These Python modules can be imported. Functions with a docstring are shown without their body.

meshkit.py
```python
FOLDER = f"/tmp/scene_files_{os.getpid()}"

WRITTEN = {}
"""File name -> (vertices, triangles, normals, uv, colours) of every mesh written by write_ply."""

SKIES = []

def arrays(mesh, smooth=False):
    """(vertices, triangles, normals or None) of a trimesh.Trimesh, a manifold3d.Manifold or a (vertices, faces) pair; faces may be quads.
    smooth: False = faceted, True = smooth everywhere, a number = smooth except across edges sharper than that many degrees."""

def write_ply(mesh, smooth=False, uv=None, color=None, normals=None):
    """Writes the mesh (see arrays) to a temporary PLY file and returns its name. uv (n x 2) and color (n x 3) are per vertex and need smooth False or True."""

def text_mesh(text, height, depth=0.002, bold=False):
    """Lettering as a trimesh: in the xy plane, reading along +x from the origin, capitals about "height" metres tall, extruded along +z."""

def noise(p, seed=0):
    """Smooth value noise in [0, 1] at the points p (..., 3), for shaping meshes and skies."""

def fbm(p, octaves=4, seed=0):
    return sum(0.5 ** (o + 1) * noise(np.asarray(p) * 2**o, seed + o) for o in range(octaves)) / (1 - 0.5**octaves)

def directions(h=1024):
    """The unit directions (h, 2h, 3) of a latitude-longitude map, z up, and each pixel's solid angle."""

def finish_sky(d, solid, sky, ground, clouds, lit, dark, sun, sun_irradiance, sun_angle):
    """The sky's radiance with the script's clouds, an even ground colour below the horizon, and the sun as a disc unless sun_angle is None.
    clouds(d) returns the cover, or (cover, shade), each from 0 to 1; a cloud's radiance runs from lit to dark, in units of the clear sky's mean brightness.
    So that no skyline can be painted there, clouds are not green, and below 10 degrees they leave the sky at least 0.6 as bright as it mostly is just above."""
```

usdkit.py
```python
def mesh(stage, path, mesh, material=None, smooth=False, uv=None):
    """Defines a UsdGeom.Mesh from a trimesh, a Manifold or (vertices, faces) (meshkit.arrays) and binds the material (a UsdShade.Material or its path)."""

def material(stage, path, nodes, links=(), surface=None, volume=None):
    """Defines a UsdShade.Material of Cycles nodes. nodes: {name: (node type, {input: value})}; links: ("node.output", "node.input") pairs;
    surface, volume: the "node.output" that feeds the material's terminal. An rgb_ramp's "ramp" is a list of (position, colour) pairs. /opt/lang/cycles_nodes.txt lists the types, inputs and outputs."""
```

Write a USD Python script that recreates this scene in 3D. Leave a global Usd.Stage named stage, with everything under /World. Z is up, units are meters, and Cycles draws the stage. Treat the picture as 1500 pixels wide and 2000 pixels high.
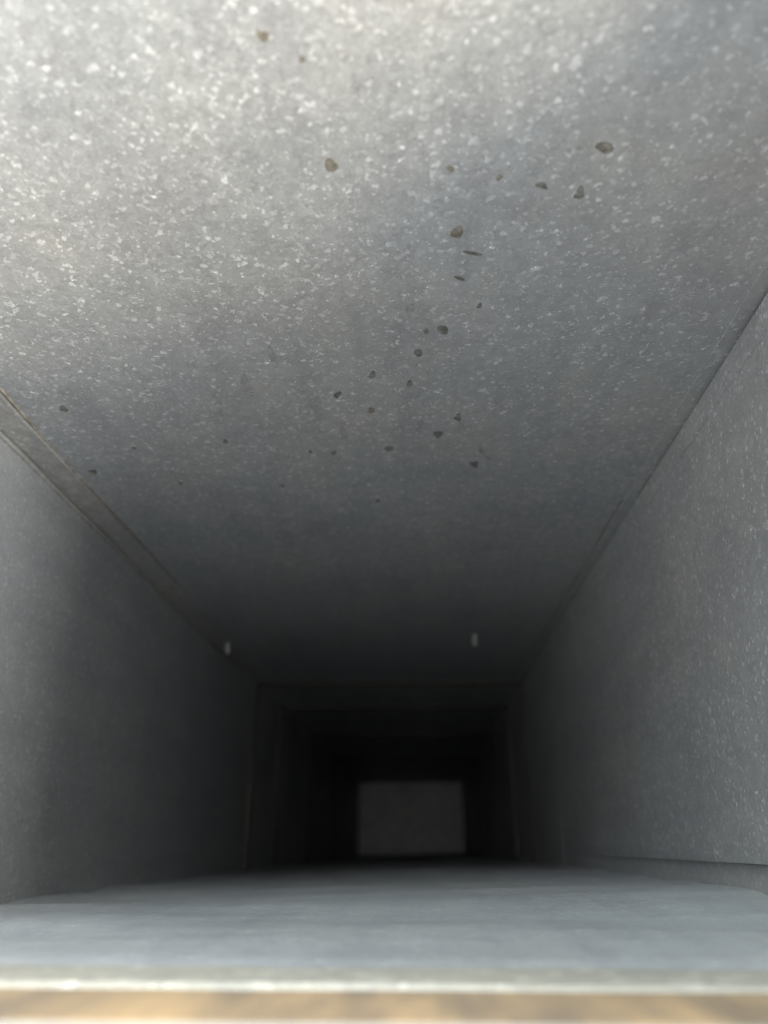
import math, random
import numpy as np, trimesh, usdkit, meshkit
from pxr import Usd, UsdGeom, UsdLux, UsdShade, Gf, Sdf

stage = Usd.Stage.CreateInMemory()
UsdGeom.SetStageUpAxis(stage, UsdGeom.Tokens.z)
UsdGeom.SetStageMetersPerUnit(stage, 1.0)
UsdGeom.Xform.Define(stage, '/World')
UsdGeom.Scope.Define(stage, '/World/Looks')
random.seed(7)
rng = np.random.default_rng(7)


def look(prim, pos, fwd, up=(0, 0, 1)):
    """Places a prim that looks along its -z axis."""
    f = np.asarray(fwd, float); f = f / np.linalg.norm(f)
    r = np.cross(f, up); r /= np.linalg.norm(r)
    u = np.cross(r, f)
    m = Gf.Matrix4d(*r, 0, *u, 0, *(-f), 0, *pos, 1)
    UsdGeom.Xformable(prim).AddTransformOp().Set(m)


# ---------------------------------------------------------------- camera
EYE = (0.0, 0.0, 0.0231)
cam = UsdGeom.Camera.Define(stage, '/World/camera')
look(cam.GetPrim(), EYE, (-0.0364096, 0.9163957, 0.3986143))
cam.CreateFocalLengthAttr(6.86)
cam.CreateHorizontalApertureAttr(6.86)
cam.CreateVerticalApertureAttr(6.86 * 4 / 3)
cam.CreateFStopAttr(1.95)
cam.CreateFocusDistanceAttr(0.275)
cam.CreateClippingRangeAttr(Gf.Vec2f(0.005, 50))
cam.CreateExposureAttr(0.0)

# ---------------------------------------------------------------- lamps of the room behind the camera


def rect(name, pos, aim, w, h, power, color):
    l = UsdLux.RectLight.Define(stage, '/World/' + name)
    l.CreateWidthAttr(w); l.CreateHeightAttr(h)
    l.CreateIntensityAttr(power); l.CreateColorAttr(Gf.Vec3f(*color))
    look(l.GetPrim(), pos, np.asarray(aim, float) - np.asarray(pos, float))
    return l


rect('room_light', (0.0, -0.25, 0.05), (0.0, 0.5, 0.08), 2.2, 1.8, 2.45, (0.97, 0.975, 1.0))
rect('window_light', (-0.22, -0.75, 0.62), (0.0, 0.25, 0.0), 0.55, 0.45, 15.0, (0.75, 0.945, 1.0))
rect('warm_lamp', (0.32, -0.20, -0.28), (-0.15, 0.2, 0.19), 0.18, 0.18, 8.0, (1.0, 0.88, 0.66))
rect('warm_lamp_001', (0.50, -0.20, -0.30), (-0.14, 0.18, 0.19), 0.15, 0.15, 66.0, (1.0, 0.76, 0.34))
rect('side_light', (0.87, -0.29, 0.06), (-0.15, 0.3, 0.1), 0.7, 0.9, 49.0, (0.97, 0.97, 0.96))

# ---------------------------------------------------------------- materials


def galvanised(name, base, spangle=1.0, tilt=0.12, metallic=0.5, rough=0.45, grime=0.0, cell=690.0):
    def t(v):
        v = 1 + (v - 1) * spangle
        return (v, v, v)
    nodes = {
        'tc': ('texture_coordinate', {}),
        'geo': ('geometry', {}),
        'wn': ('noise_texture', {'scale': 700.0, 'detail': 2.0}),
        'wc': ('vector_math', {'math_type': 'subtract', 'vector2': (0.5, 0.5, 0.5)}),
        'ws': ('vector_math', {'math_type': 'scale', 'scale': 0.0015}),
        'wa': ('vector_math', {'math_type': 'add'}),
        'v1': ('voronoi_texture', {'feature': 'f1', 'scale': cell}),
        'v2': ('voronoi_texture', {'feature': 'f1', 'scale': cell * 2.3}),
        'v3': ('voronoi_texture', {'feature': 'f1', 'scale': cell * .33}), 's3': ('separate_color', {}),
        'r6': ('rgb_ramp', {'ramp': [(0, t(.90)), (1, t(1.10))]}), 'm7': ('mix', {'mix_type': 'multiply', 'fac': 1.0}),
        's1': ('separate_color', {}), 's2': ('separate_color', {}),
        'r1': ('rgb_ramp', {'ramp': [(0, t(.87)), (.55, t(.95)), (.87, t(1.0)), (.905, t(1.12)), (.955, t(1.38)), (1, t(1.75))]}),
        'r2': ('rgb_ramp', {'ramp': [(0, t(.89)), (.6, t(.98)), (.94, t(1.05)), (.975, t(1.4)), (1, t(2.0))]}),
        'sm': ('mapping', {'scale': (70.0, 7.0, 70.0)}), 'sn': ('noise_texture', {'scale': 1.0, 'detail': 4.0, 'roughness': .6}),
        'sr': ('rgb_ramp', {'ramp': [(.3, (.90, .90, .91)), (.55, (1.0, 1.0, 1.0)), (.75, (1.04, 1.04, 1.03))]}),
        'm6': ('mix', {'mix_type': 'multiply', 'fac': 1.0}),
        'n3': ('noise_texture', {'scale': 16.0, 'detail': 6.0, 'roughness': 0.62}),
        'r3': ('rgb_ramp', {'ramp': [(.25, (.84, .85, .87)), (.5, (.97, .98, .98)), (.75, (1.08, 1.06, 1.02))]}),
        'n4': ('noise_texture', {'scale': 2600.0, 'detail': 3.0, 'roughness': 0.7}),
        'r4': ('rgb_ramp', {'ramp': [(.3, (.84, .84, .84)), (.7, (1.14, 1.14, 1.14))]}),
        'n5': ('noise_texture', {'scale': 7.0, 'detail': 3.0}),
        'r5': ('rgb_ramp', {'ramp': [(.34, (.975, .995, 1.01)), (.52, (1.0, 1.0, 1.0)), (.68, (1.01, 1.0, .985))]}),
        'm1': ('mix', {'mix_type': 'multiply', 'fac': 1.0, 'color1': base}),
        'm2': ('mix', {'mix_type': 'multiply', 'fac': 1.0}),
        'm3': ('mix', {'mix_type': 'multiply', 'fac': 1.0}),
        'm4': ('mix', {'mix_type': 'multiply', 'fac': 1.0}),
        'm5': ('mix', {'mix_type': 'multiply', 'fac': 1.0}),
        'gn': ('noise_texture', {'scale': 160.0, 'detail': 5.0, 'roughness': 0.7}),
        'gr': ('rgb_ramp', {'ramp': [(.40, (0, 0, 0)), (.62, (1, 1, 1))]}),
        'gm': ('math', {'math_type': 'multiply', 'value2': grime}),
        'gx': ('mix', {'mix_type': 'mix', 'color2': (.15, .115, .08)}),
        'c1': ('vector_math', {'math_type': 'subtract', 'vector2': (0.5, 0.5, 0.5)}),
        'k1': ('vector_math', {'math_type': 'scale', 'scale': tilt}),
        'c2': ('vector_math', {'math_type': 'subtract', 'vector2': (0.5, 0.5, 0.5)}),
        'k2': ('vector_math', {'math_type': 'scale', 'scale': tilt * 0.8}),
        'a1': ('vector_math', {'math_type': 'add'}), 'a2': ('vector_math', {'math_type': 'add'}),
        'nn': ('vector_math', {'math_type': 'normalize'}),
        'rr': ('math', {'math_type': 'multiply_add', 'value2': 0.16, 'value3': rough - 0.08}),
        'p': ('principled_bsdf', {'metallic': metallic}),
    }
    links = [('tc.object', 'wn.vector'), ('wn.color', 'wc.vector1'), ('wc.vector', 'ws.vector1'), ('tc.object', 'wa.vector1'), ('ws.vector', 'wa.vector2'),
             ('wa.vector', 'v1.vector'), ('wa.vector', 'v2.vector'), ('v1.color', 's1.color'), ('v2.color', 's2.color'),
             ('s1.r', 'r1.fac'), ('s2.r', 'r2.fac'), ('tc.object', 'n3.vector'), ('n3.fac', 'r3.fac'), ('tc.object', 'n4.vector'), ('n4.fac', 'r4.fac'),
             ('tc.object', 'n5.vector'), ('n5.fac', 'r5.fac'),
             ('r1.color', 'm1.color2'), ('m1.color', 'm2.color1'), ('r2.color', 'm2.color2'), ('m2.color', 'm3.color1'), ('r3.color', 'm3.color2'),
             ('m3.color', 'm4.color1'), ('r4.color', 'm4.color2'), ('m4.color', 'm5.color1'), ('r5.color', 'm5.color2'), ('tc.object', 'sm.vector'), ('sm.vector', 'sn.vector'), ('sn.fac', 'sr.fac'), ('m5.color', 'm6.color1'), ('sr.color', 'm6.color2'),
             ('tc.object', 'gn.vector'), ('gn.fac', 'gr.fac'), ('gr.color', 'gm.value1'), ('gm.value', 'gx.fac'), ('wa.vector', 'v3.vector'), ('v3.color', 's3.color'), ('s3.r', 'r6.fac'), ('m6.color', 'm7.color1'), ('r6.color', 'm7.color2'), ('m7.color', 'gx.color1'), ('gx.color', 'p.base_color'),
             ('v1.color', 'c1.vector1'), ('c1.vector', 'k1.vector1'), ('v2.color', 'c2.vector1'), ('c2.vector', 'k2.vector1'),
             ('geo.normal', 'a1.vector1'), ('k1.vector', 'a1.vector2'), ('a1.vector', 'a2.vector1'), ('k2.vector', 'a2.vector2'), ('a2.vector', 'nn.vector1'), ('nn.vector', 'p.normal'),
             ('s1.g', 'rr.value1'), ('rr.value', 'p.roughness')]
    return usdkit.material(stage, '/World/Looks/' + name, nodes, links, surface='p.BSDF')


GALV = galvanised('galvanised_steel', (.445, .447, .45), spangle=.68)
GALV_END = galvanised('dirty_galvanised_steel', (.42, .42, .425), spangle=.5, grime=.75)
GALV_LEFT = galvanised('dull_galvanised_steel', (.44, .44, .44), spangle=.4, tilt=.08)
GALV_RIGHT = galvanised('fine_galvanised_steel', (.44, .442, .442), spangle=.6, tilt=.11, cell=640.0)
GALV_FLOOR = galvanised('dusty_galvanised_steel', (.465, .475, .485), spangle=.25, tilt=.05, metallic=.3, rough=.42)
GALV_SEAM = galvanised('grimy_galvanised_seam', (.46, .45, .43), spangle=.5, tilt=.12, metallic=.45, rough=.48, grime=.3)


def plain(name, c1, c2, scale, rough, metallic=0.0, stretch=(1, 1, 1), mid=(.38, .62), bump=0.0):
    return usdkit.material(stage, '/World/Looks/' + name, {
        'tc': ('texture_coordinate', {}), 'mp': ('mapping', {'scale': stretch}),
        'n': ('noise_texture', {'scale': scale, 'detail': 5.0, 'roughness': .6}),
        'r': ('rgb_ramp', {'ramp': [(mid[0], c1), (mid[1], c2)]}),
        'b': ('bump', {'strength': bump, 'distance': 0.0004}),
        'p': ('principled_bsdf', {'roughness': rough, 'metallic': metallic}),
    }, [('tc.object', 'mp.vector'), ('mp.vector', 'n.vector'), ('n.fac', 'r.fac'), ('r.color', 'p.base_color'), ('n.fac', 'b.height'), ('b.normal', 'p.normal')], surface='p.BSDF')




def stain(name, c1, c2, a0, a1):
    """A dried film through which the metal shows."""
    return usdkit.material(stage, '/World/Looks/' + name, {
        'tc': ('texture_coordinate', {}), 'n': ('noise_texture', {'scale': 420.0, 'detail': 4.0, 'roughness': .6}),
        'r': ('rgb_ramp', {'ramp': [(.36, c1), (.64, c2)]}), 'ra': ('rgb_ramp', {'ramp': [(.32, (a1, a1, a1)), (.68, (a0, a0, a0))]}),
        'p': ('principled_bsdf', {'roughness': .42})},
        [('tc.object', 'n.vector'), ('n.fac', 'r.fac'), ('r.color', 'p.base_color'), ('n.fac', 'ra.fac'), ('ra.color', 'p.alpha')], surface='p.BSDF')


STAIN_DARK = stain('dried_drip_dark', (.10, .095, .083), (.20, .193, .17), .4, .8)
STAIN_TAN = stain('dried_drip_tan', (.11, .10, .078), (.24, .22, .175), .45, .85)
STAIN_FAINT = stain('faint_smudge', (.13, .125, .11), (.24, .235, .22), .0, .26)
SCREW = plain('zinc_screw', (.50, .50, .48), (.65, .65, .62), 600, .35, metallic=.5)
WOOD = plain('raw_wood', (.24, .185, .13), (.52, .36, .20), 38, .55, stretch=(1.5, .35, 1), mid=(.40, .68), bump=.4)
WRAP = plain('insulation_wrap', (.35, .33, .29), (.42, .40, .36), 80, .8)
GRIME = plain('brown_grime', (.14, .12, .095), (.28, .26, .23), 260, .7)
PAINT = plain('white_paint', (.52, .51, .48), (.62, .61, .575), 90, .45, bump=.2)
HEM = galvanised('bright_flange', (.37, .35, .30), spangle=.6, tilt=.08, metallic=.0, rough=.6, cell=300.0)

# ---------------------------------------------------------------- helpers
taken = {}


def numbered(path):
    k = taken.get(path, 0); taken[path] = k + 1
    return path if k == 0 else f'{path}_{k:03d}'


def obj(name, mesh, mat, parent='/World', smooth=40, label=None):
    path = numbered(f'{parent}/{name}')
    if 'air_duct' in parent:                  # beyond the first section the duct drifts slightly to the right
        mesh = mesh.copy(); v = np.array(mesh.vertices)
        v[:, 0] += .014 * np.clip((v[:, 1] - .69) / 1.73, 0, 1); mesh.vertices = v
    prim = usdkit.mesh(stage, path, mesh, mat, smooth=smooth).GetPrim()
    if label:
        prim.SetCustomDataByKey('label', label)
    return path


def thing(name, label, cat, group=None):
    path = numbered('/World/' + name)
    p = UsdGeom.Xform.Define(stage, path).GetPrim()
    p.SetCustomDataByKey('label', label); p.SetCustomDataByKey('category', cat)
    if group:
        p.SetCustomDataByKey('group', group)
    return path


def sheet(fn, nrm, us, vs, th, wave=None):
    """Closed sheet of metal: fn(u, v) is the inner face; nrm points out of the duct."""
    U, V = np.meshgrid(us, vs, indexing='ij')
    P = np.stack(fn(U, V), -1).astype(float)
    nrm = np.asarray(nrm, float)
    if wave is not None:
        P = P + wave(P)[..., None] * nrm
    n, m = U.shape
    A = P.reshape(-1, 3); B = A + nrm * th
    idx = np.arange(n * m).reshape(n, m)
    q = np.stack([idx[:-1, :-1], idx[1:, :-1], idx[1:, 1:], idx[:-1, 1:]], -1).reshape(-1, 4)
    loop = np.concatenate([idx[:-1, 0], idx[-1, :-1], idx[1:, -1][::-1], idx[0, 1:][::-1]])
    nx = np.roll(loop, -1)
    k = n * m
    f = np.vstack([q, q[:, ::-1] + k, np.stack([nx, loop, loop + k, nx + k], -1)])
    tri = np.vstack([f[:, [0, 1, 2]], f[:, [0, 2, 3]]])
    t = trimesh.Trimesh(np.vstack([A, B]), tri, process=False)
    if t.volume < 0:
        t.invert()
    return t


def waves(amp, seed, scale=7.0, fade=0.0):
    def w(P):
        return amp * 2 * (meshkit.fbm(P * scale + seed * 3.7, 3, seed) - .5)
    return w


def bar(profile, path):
    """Sweeps a closed 2-D profile (local a, b) along points given as (origin, a axis, b axis) frames."""
    rings = [np.asarray(o) + np.outer([p[0] for p in profile], a) + np.outer([p[1] for p in profile], b) for o, a, b in path]
    n, m = len(rings), len(profile)
    v = np.vstack(rings); f = []
    for i in range(n - 1):
        for j in range(m):
            a, b = i * m + j, i * m + (j + 1) % m
            f += [[a, b, b + m], [a, b + m, a + m]]
    c0, c1 = len(v), len(v) + 1
    v = np.vstack([v, rings[0].mean(0), rings[-1].mean(0)])
    for j in range(m):
        f += [[c0, (j + 1) % m, j], [c1, (n - 1) * m + j, (n - 1) * m + (j + 1) % m]]
    t = trimesh.Trimesh(v, f, process=False)
    if t.volume < 0:
        t.invert()
    return t


def rounded(a0, a1, b0, b1, r, k=3):
    pts = []
    for cx, cy, s in ((a1 - r, b1 - r, 0), (a0 + r, b1 - r, 90), (a0 + r, b0 + r, 180), (a1 - r, b0 + r, 270)):
        for i in range(k + 1):
            g = math.radians(s + 90 * i / k)
            pts.append((cx + r * math.cos(g), cy + r * math.sin(g)))
    return pts


# ---------------------------------------------------------------- the duct
XL, XR, ZC = -0.1825, 0.120, 0.1938
Y0, YE = 0.060, 2.42


def zf(x):                                   # the floor rises a little to the right
    return 0.008 * (np.asarray(x) - XL) / (XR - XL)


duct = thing('air_duct', 'long rectangular galvanised steel air duct seen from inside, running back into darkness', 'air duct')
joints = [0.69, 0.89, 1.06, 1.34, 1.72]
ends = [Y0] + joints + [YE]
E = 0.012                                     # sheets run past each other at the corners
for i in range(len(ends) - 1):
    a, b = ends[i] + (0.0008 if i else 0), ends[i + 1]
    d = -0.0004 * i                           # each deeper section is a hair wider
    fine = i == 0
    ny = 90 if fine else 14
    nx = 60 if fine else 12
    ys = np.linspace(a, b, ny)
    xs = np.linspace(XL - E, XR + E, nx)
    zs = np.linspace(-E, ZC - d, 40 if fine else 10)
    lab = 'spangled ceiling sheet with dried drip marks' if fine else None
    top = obj('ceiling_panel', sheet(lambda u, v: (u, v, 0 * u + ZC - d), (0, 0, 1), xs, ys, .0008, waves(.0017 if fine else .001, 3 + i)), GALV, duct, True, lab)
    if i == 0:
        ceiling = top
        ceil_wave = waves(.0017, 3)
    obj('side_panel', sheet(lambda u, v: (0 * u + XL + d, u, v), (-1, 0, 0), ys, zs, .0008, waves(.0016, 20 + i)), GALV_LEFT, duct, True,
        'spangled left side sheet' if fine else None)
    zr = zs.copy()
    if i == 0:
        zr = np.linspace(.0172, ZC, 40)
    obj('side_panel', sheet(lambda u, v: (0 * u + XR - d, u, v), (1, 0, 0), ys, zr, .0022 if fine else .0045, waves(.0012, 40 + i)), GALV_RIGHT, duct, True,
        'spangled right side sheet with a hemmed bottom edge' if fine else None)
    yf = np.linspace(max(a, .1815), b, 110 if fine else 10)
    xf = np.linspace(XL - .002, XR + .004, 70 if fine else 10)

    def floor_wave(P):
        w = waves(.0014, 60 + i, 9.0)(P) + waves(.0016, 80 + i, np.array([7.0, 30.0, 1.0]))(P)
        return w * np.clip((P[..., 1] - .185) / .05, 0, 1) + .0016 * np.clip(1 - np.abs(P[..., 1] - .184) / .009, 0, 1)
    obj('floor_panel', sheet(lambda u, v: (u, v, zf(u) * np.clip((v - .185) / .13, 0, 1) + d), (0, 0, -1), xf, yf, .0008, floor_wave), GALV_FLOOR, duct, True,
        'dusty smooth floor sheet' if fine else None)
# turned-up flange of the floor under the hem of the right side sheet
obj('bottom_flange', sheet(lambda u, v: (XR + .0023 - .0021 * np.clip((u - .42) / .26, 0, 1), u, v), (1, 0, 0), np.linspace(Y0, .70, 60), np.linspace(0, .0185, 6), .0008, waves(.0003, 91)), GALV_LEFT, duct, True,
    'upturned floor flange along the right side')
# end cap
obj('end_panel', sheet(lambda u, v: (u, 0 * u + YE, v), (0, 1, 0), np.linspace(XL - E, XR + E, 20), np.linspace(-E, ZC + E, 14), .0008, waves(.002, 97)), GALV_END, duct, True,
    'pale end cap closing the far end')


def long_path(x, z, y0, y1, ax, bx, amp, seed, n=120):
    ys = np.linspace(y0, y1, n)
    P = np.stack([ys * 0 + x, ys, ys * 0 + z], -1)
    w = amp * 2 * (meshkit.fbm(np.stack([ys * 22, ys * 0 + seed, ys * 0], -1), 4, seed) - .5)
    return [(p + np.asarray(ax) * q, ax, bx) for p, q in zip(P, w)]


X, Yv, Z = np.eye(3)
# left corner: lock seam lying on the ceiling and its lip on the wall
obj('corner_seam', bar(rounded(-.004, .0148, -.0016, .003, .0008), long_path(XL, ZC, Y0, .80, X, Z, .0009, 5)), GALV_SEAM, duct, 40, 'folded lock seam along the left ceiling corner')
obj('corner_lip', bar(rounded(-.003, .0012, -.0030, -.0010, .0006), long_path(XL, ZC - .0012, Y0, .75, X, Z, .0009, 8)), GALV_SEAM, duct, 40)
# right corner: narrow seam on the ceiling and a lap strip on the wall
obj('corner_seam', bar(rounded(-.0065, .004, -.0008, .003, .0004), long_path(XR, ZC, Y0, .88, X, Z, .0006, 11)), GALV_RIGHT, duct, 40, 'folded lock seam along the right ceiling corner')
obj('corner_lip', bar(rounded(-.0010, .003, -.0125, -.0022, .0005), long_path(XR, ZC, Y0, .88, X, Z, .0003, 14)), GALV_RIGHT, duct, 40)
# lines of brown grime along both edges of the left seam and under the right one
obj('grime_line', bar(rounded(-.0007, .0007, -.0007, .002, .0005), long_path(XL + .0152, ZC, .17, .72, X, Z, .0011, 17)), GRIME, duct, 40)
obj('grime_line', bar(rounded(-.002, .0008, -.0011, .0011, .0005), long_path(XL, ZC - .0036, .17, .72, X, Z, .0005, 19)), GRIME, duct, 40)
obj('grime_line', bar(rounded(-.0006, .0006, -.0006, .002, .0004), long_path(XR - .0070, ZC, .38, .80, X, Z, .0008, 23)), GRIME, duct, 40)
# insulation boards wrapped round the sheets from outside
for n_, lo, hi in (('top', (XL - .03, Y0 + .004, ZC + .014), (XR + .03, YE + .03, ZC + .03)), ('bottom', (XL - .03, Y0 + .004, -.060), (XR + .03, YE + .03, -.040)),
                   ('left', (XL - .03, Y0 + .006, -.0395), (XL - .0135, YE + .028, ZC + .0135)), ('right', (XR + .0135, Y0 + .006, -.0395), (XR + .03, YE + .028, ZC + .0135)),
                   ('back', (XL - .013, YE + .012, -.039), (XR + .013, YE + .027, ZC + .0133))):
    bx = trimesh.creation.box(bounds=[lo, hi])
    obj('insulation_board', bx, WRAP, duct, False)
# slip joints between the sections
for k, y in enumerate(joints):
    t = (.0009, .0003, .0002, .0002, .0002)[k]; h = .013
    pr = [(-h, .0012), (-h, .0002), (-h * .35, -t), (h * .35, -t), (h, .0002), (h, .0012)]
    if k:
        obj('joint_strip', bar(pr, [((XL - .003, y, ZC), Yv, Z), ((XR + .003, y, ZC), Yv, Z)]), GRIME, duct, 40)
        obj('joint_strip', bar(pr, [((XL, y + .001, -.003), Yv, X * -1), ((XL, y + .001, ZC - .0002), Yv, X * -1)]), GRIME, duct, 40)
        obj('joint_strip', bar(pr, [((XR, y - .001, -.003), Yv, X), ((XR, y - .001, ZC - .0002), Yv, X)]), GRIME, duct, 40)


# self-drilling screws whose tips come through the ceiling
def screw_mesh():
    prof = [(0, .002)]
    L, r = .0105, .0026
    n = 9
    prof.append((r, .002))
    for j in range(n):
        z0 = -L * .74 * j / n
        prof += [(r * .80, z0), (r * 1.12, z0 - L * .74 / n * .5)]
    prof += [(r * .8, -L * .74), (r * .62, -L * .82), (r * .3, -L * .93), (0, -L)]
    prof = np.array(prof)[::-1]
    t = trimesh.creation.revolve(prof, sections=20)
    if t.volume < 0:
        t.invert()
    return t


for (x, y, tilt) in ((.0535, .6674, .05), (-.1703, .684, -.12)):
    s = screw_mesh()
    s.apply_transform(trimesh.transformations.rotation_matrix(tilt, (0, 1, 0)))
    s.apply_translation((x, y, ZC + (0 if x > 0 else -.0018)))
    sp = obj('screw', s, SCREW, duct, 35, 'screw tip through the ' + ('ceiling sheet' if x > 0 else 'left corner seam'))

# dried drip marks on the first ceiling sheet: x, y, half width, half length (mm), turn, tan
drips = [(-.0325, .1168, 1.5, 1.6, 0, 1), (-.0242, .1228, .85, .9, 0, 1), (-.0205, .1537, 1.95, 2.4, 0, 1), (.0529, .1512, 2.6, 1.9, .3, 1),
         (.0492, .1667, 1.6, 2.2, 0, 0), (.015, .1802, 1.8, 2.7, .3, 1), (.0121, .1563, 1, 1.2, 0, 1), (.0257, .1599, 1, 1.2, 0, 1), (.038, .1634, 2.1, 1.0, .5, 0),
         (.0243, .2152, .9, 1.4, 0, 0), (.0122, .2279, 1.75, 3.0, 0, 0), (.0061, .2285, 1.1, 1.6, 0, 0), (.0033, .2416, 1.7, 2.4, .3, 0), (-.0148, .2556, 1.6, 2.3, .2, 0),
         (-.0001, .2624, 1.4, 2.2, 0, 0), (-.0299, .2696, 1.5, 2.7, .3, 0), (-.0165, .2823, 1.5, 2.8, 0, 1), (.0205, .2901, 1.7, 3.1, 0, 0), (.0122, .3047, 2, 3.4, -.3, 0),
         (-.0102, .3175, 1.9, 3.0, 0, 0), (-.0365, .321, 1.2, 2.6, .3, 0), (-.0475, .319, .95, 1.8, 0, 0), (.0306, .3354, 2.2, 3.4, -.3, 0), (-.1477, .2771, 2.0, 2.7, .5, 0),
         (-.0853, .308, 1.2, 2.4, 0, 0), (-.1294, .3127, .95, 1.8, 0, 0), (-.1583, .3368, 2.0, 2.6, .5, 0), (-.1185, .3508, 1.3, 2.4, 0, 0), (-.0667, .3553, 1.2, 2.6, 0, 0),
         (-.0183, .3764, 1.0, 2.4, 0, 0), (.019, .1890, 4.6, 1.05, .36, 0), (.016, .2004, 2.8, 1.15, .5, 0),
         (-.012, .131, 1.6, 1.9, 0, 2), (-.0085, .122, 1.0, 1.2, 0, 2), (.0005, .2165, 1.6, 4.5, 0, 2), (-.066, .262, 2.0, 9.0, .1, 2), (-.081, .275, 1.6, 12.0, 0, 2),
         (.0345, .325, 1.3, 9.0, -.4, 2), (.045, .152, 2.2, 1.6, 0, 2), (-.052, .243, 1.4, 8.0, 0, 2), (.004, .298, 1.6, 7.0, .1, 2), (-.03, .30, 1.8, 10.0, 0, 2)]
for k, (x, y, a, b, turn, tan) in enumerate(drips):
    n = 30
    g = np.linspace(0, 2 * math.pi, n, endpoint=False)
    wob = 1 + .24 * (rng.random() * np.cos(2 * g + rng.random() * 6) + rng.random() * np.cos(3 * g + rng.random() * 6)) +   .05 * rng.standard_normal(n)
    if 30 <= k < 32:                                # streaks: blunt at one end, pointed at the other
        wob *= .75 + .35 * np.cos(g)
    a, b = a * .00102, b * .00102
    rings, zz = [1.0, .9, .6, .25], [0, .00006, .00009, .00010]
    v = []
    for rr_, z_ in zip(rings, zz):
        u = a * rr_ * wob * np.cos(g); w = b * rr_ * wob * np.sin(g)
        px = x + u * math.cos(turn) - w * math.sin(turn); py = y + u * math.sin(turn) + w * math.cos(turn)
        v.append(np.stack([px, py, px * 0 + ZC - z_], -1))
    v.append(np.array([[x, y, ZC - .00010]]))
    v = np.vstack(v)
    v[:, 2] += ceil_wave(np.stack([v[:, 0], v[:, 1], v[:, 0] * 0 + ZC], -1)) + .00003
    f = []
    for r_ in range(3):
        for j in range(n):
            p, q = r_ * n + j, r_ * n + (j + 1) % n
            f += [[p, q, q + n], [p, q + n, p + n]]
    f += [[3 * n + j, 3 * n + (j + 1) % n, 4 * n] for j in range(n)]
    t = trimesh.Trimesh(v, f, process=False)
    if t.face_normals[:, 2].sum() > 0:
        t.invert()
    obj('drip_mark', t, (STAIN_DARK, STAIN_TAN, STAIN_FAINT)[tan], ceiling, True)

# ---------------------------------------------------------------- the sill of the opening


def sill(y0, y1, z0, z1, r, amp, seed):
    xs = np.linspace(XL + .0012, XR - .0034, 90)
    w = amp * 2 * (meshkit.fbm(np.stack([xs * 40, xs * 0 + seed, xs * 0], -1), 4, seed) - .5)
    return bar(rounded(y0, y1, z0, z1, r), [((x, q, 0.0), Yv, Z) for x, q in zip(xs, w)])


obj('front_flange', sill(.1585, .1800, -.012, .0006, .0016, .0006, 21), HEM, duct, 40, 'pale folded front flange of the floor at the opening')


def top(name, mesh, mat, label, cat):
    p = stage.GetPrimAtPath(obj(name, mesh, mat, '/World', 40, label))
    p.SetCustomDataByKey('category', cat)


top('wood_strip', sill(.1300, .1579, -.030, -.0002, .0010, .0007, 31), WOOD, 'blurred raw tan wood strip across the front of the duct opening', 'wood strip')
top('white_trim', sill(.0600, .1292, -.034, .0000, .0015, .0005, 41), PAINT, 'white painted trim edge nearest the camera, in front of the wood strip', 'trim')
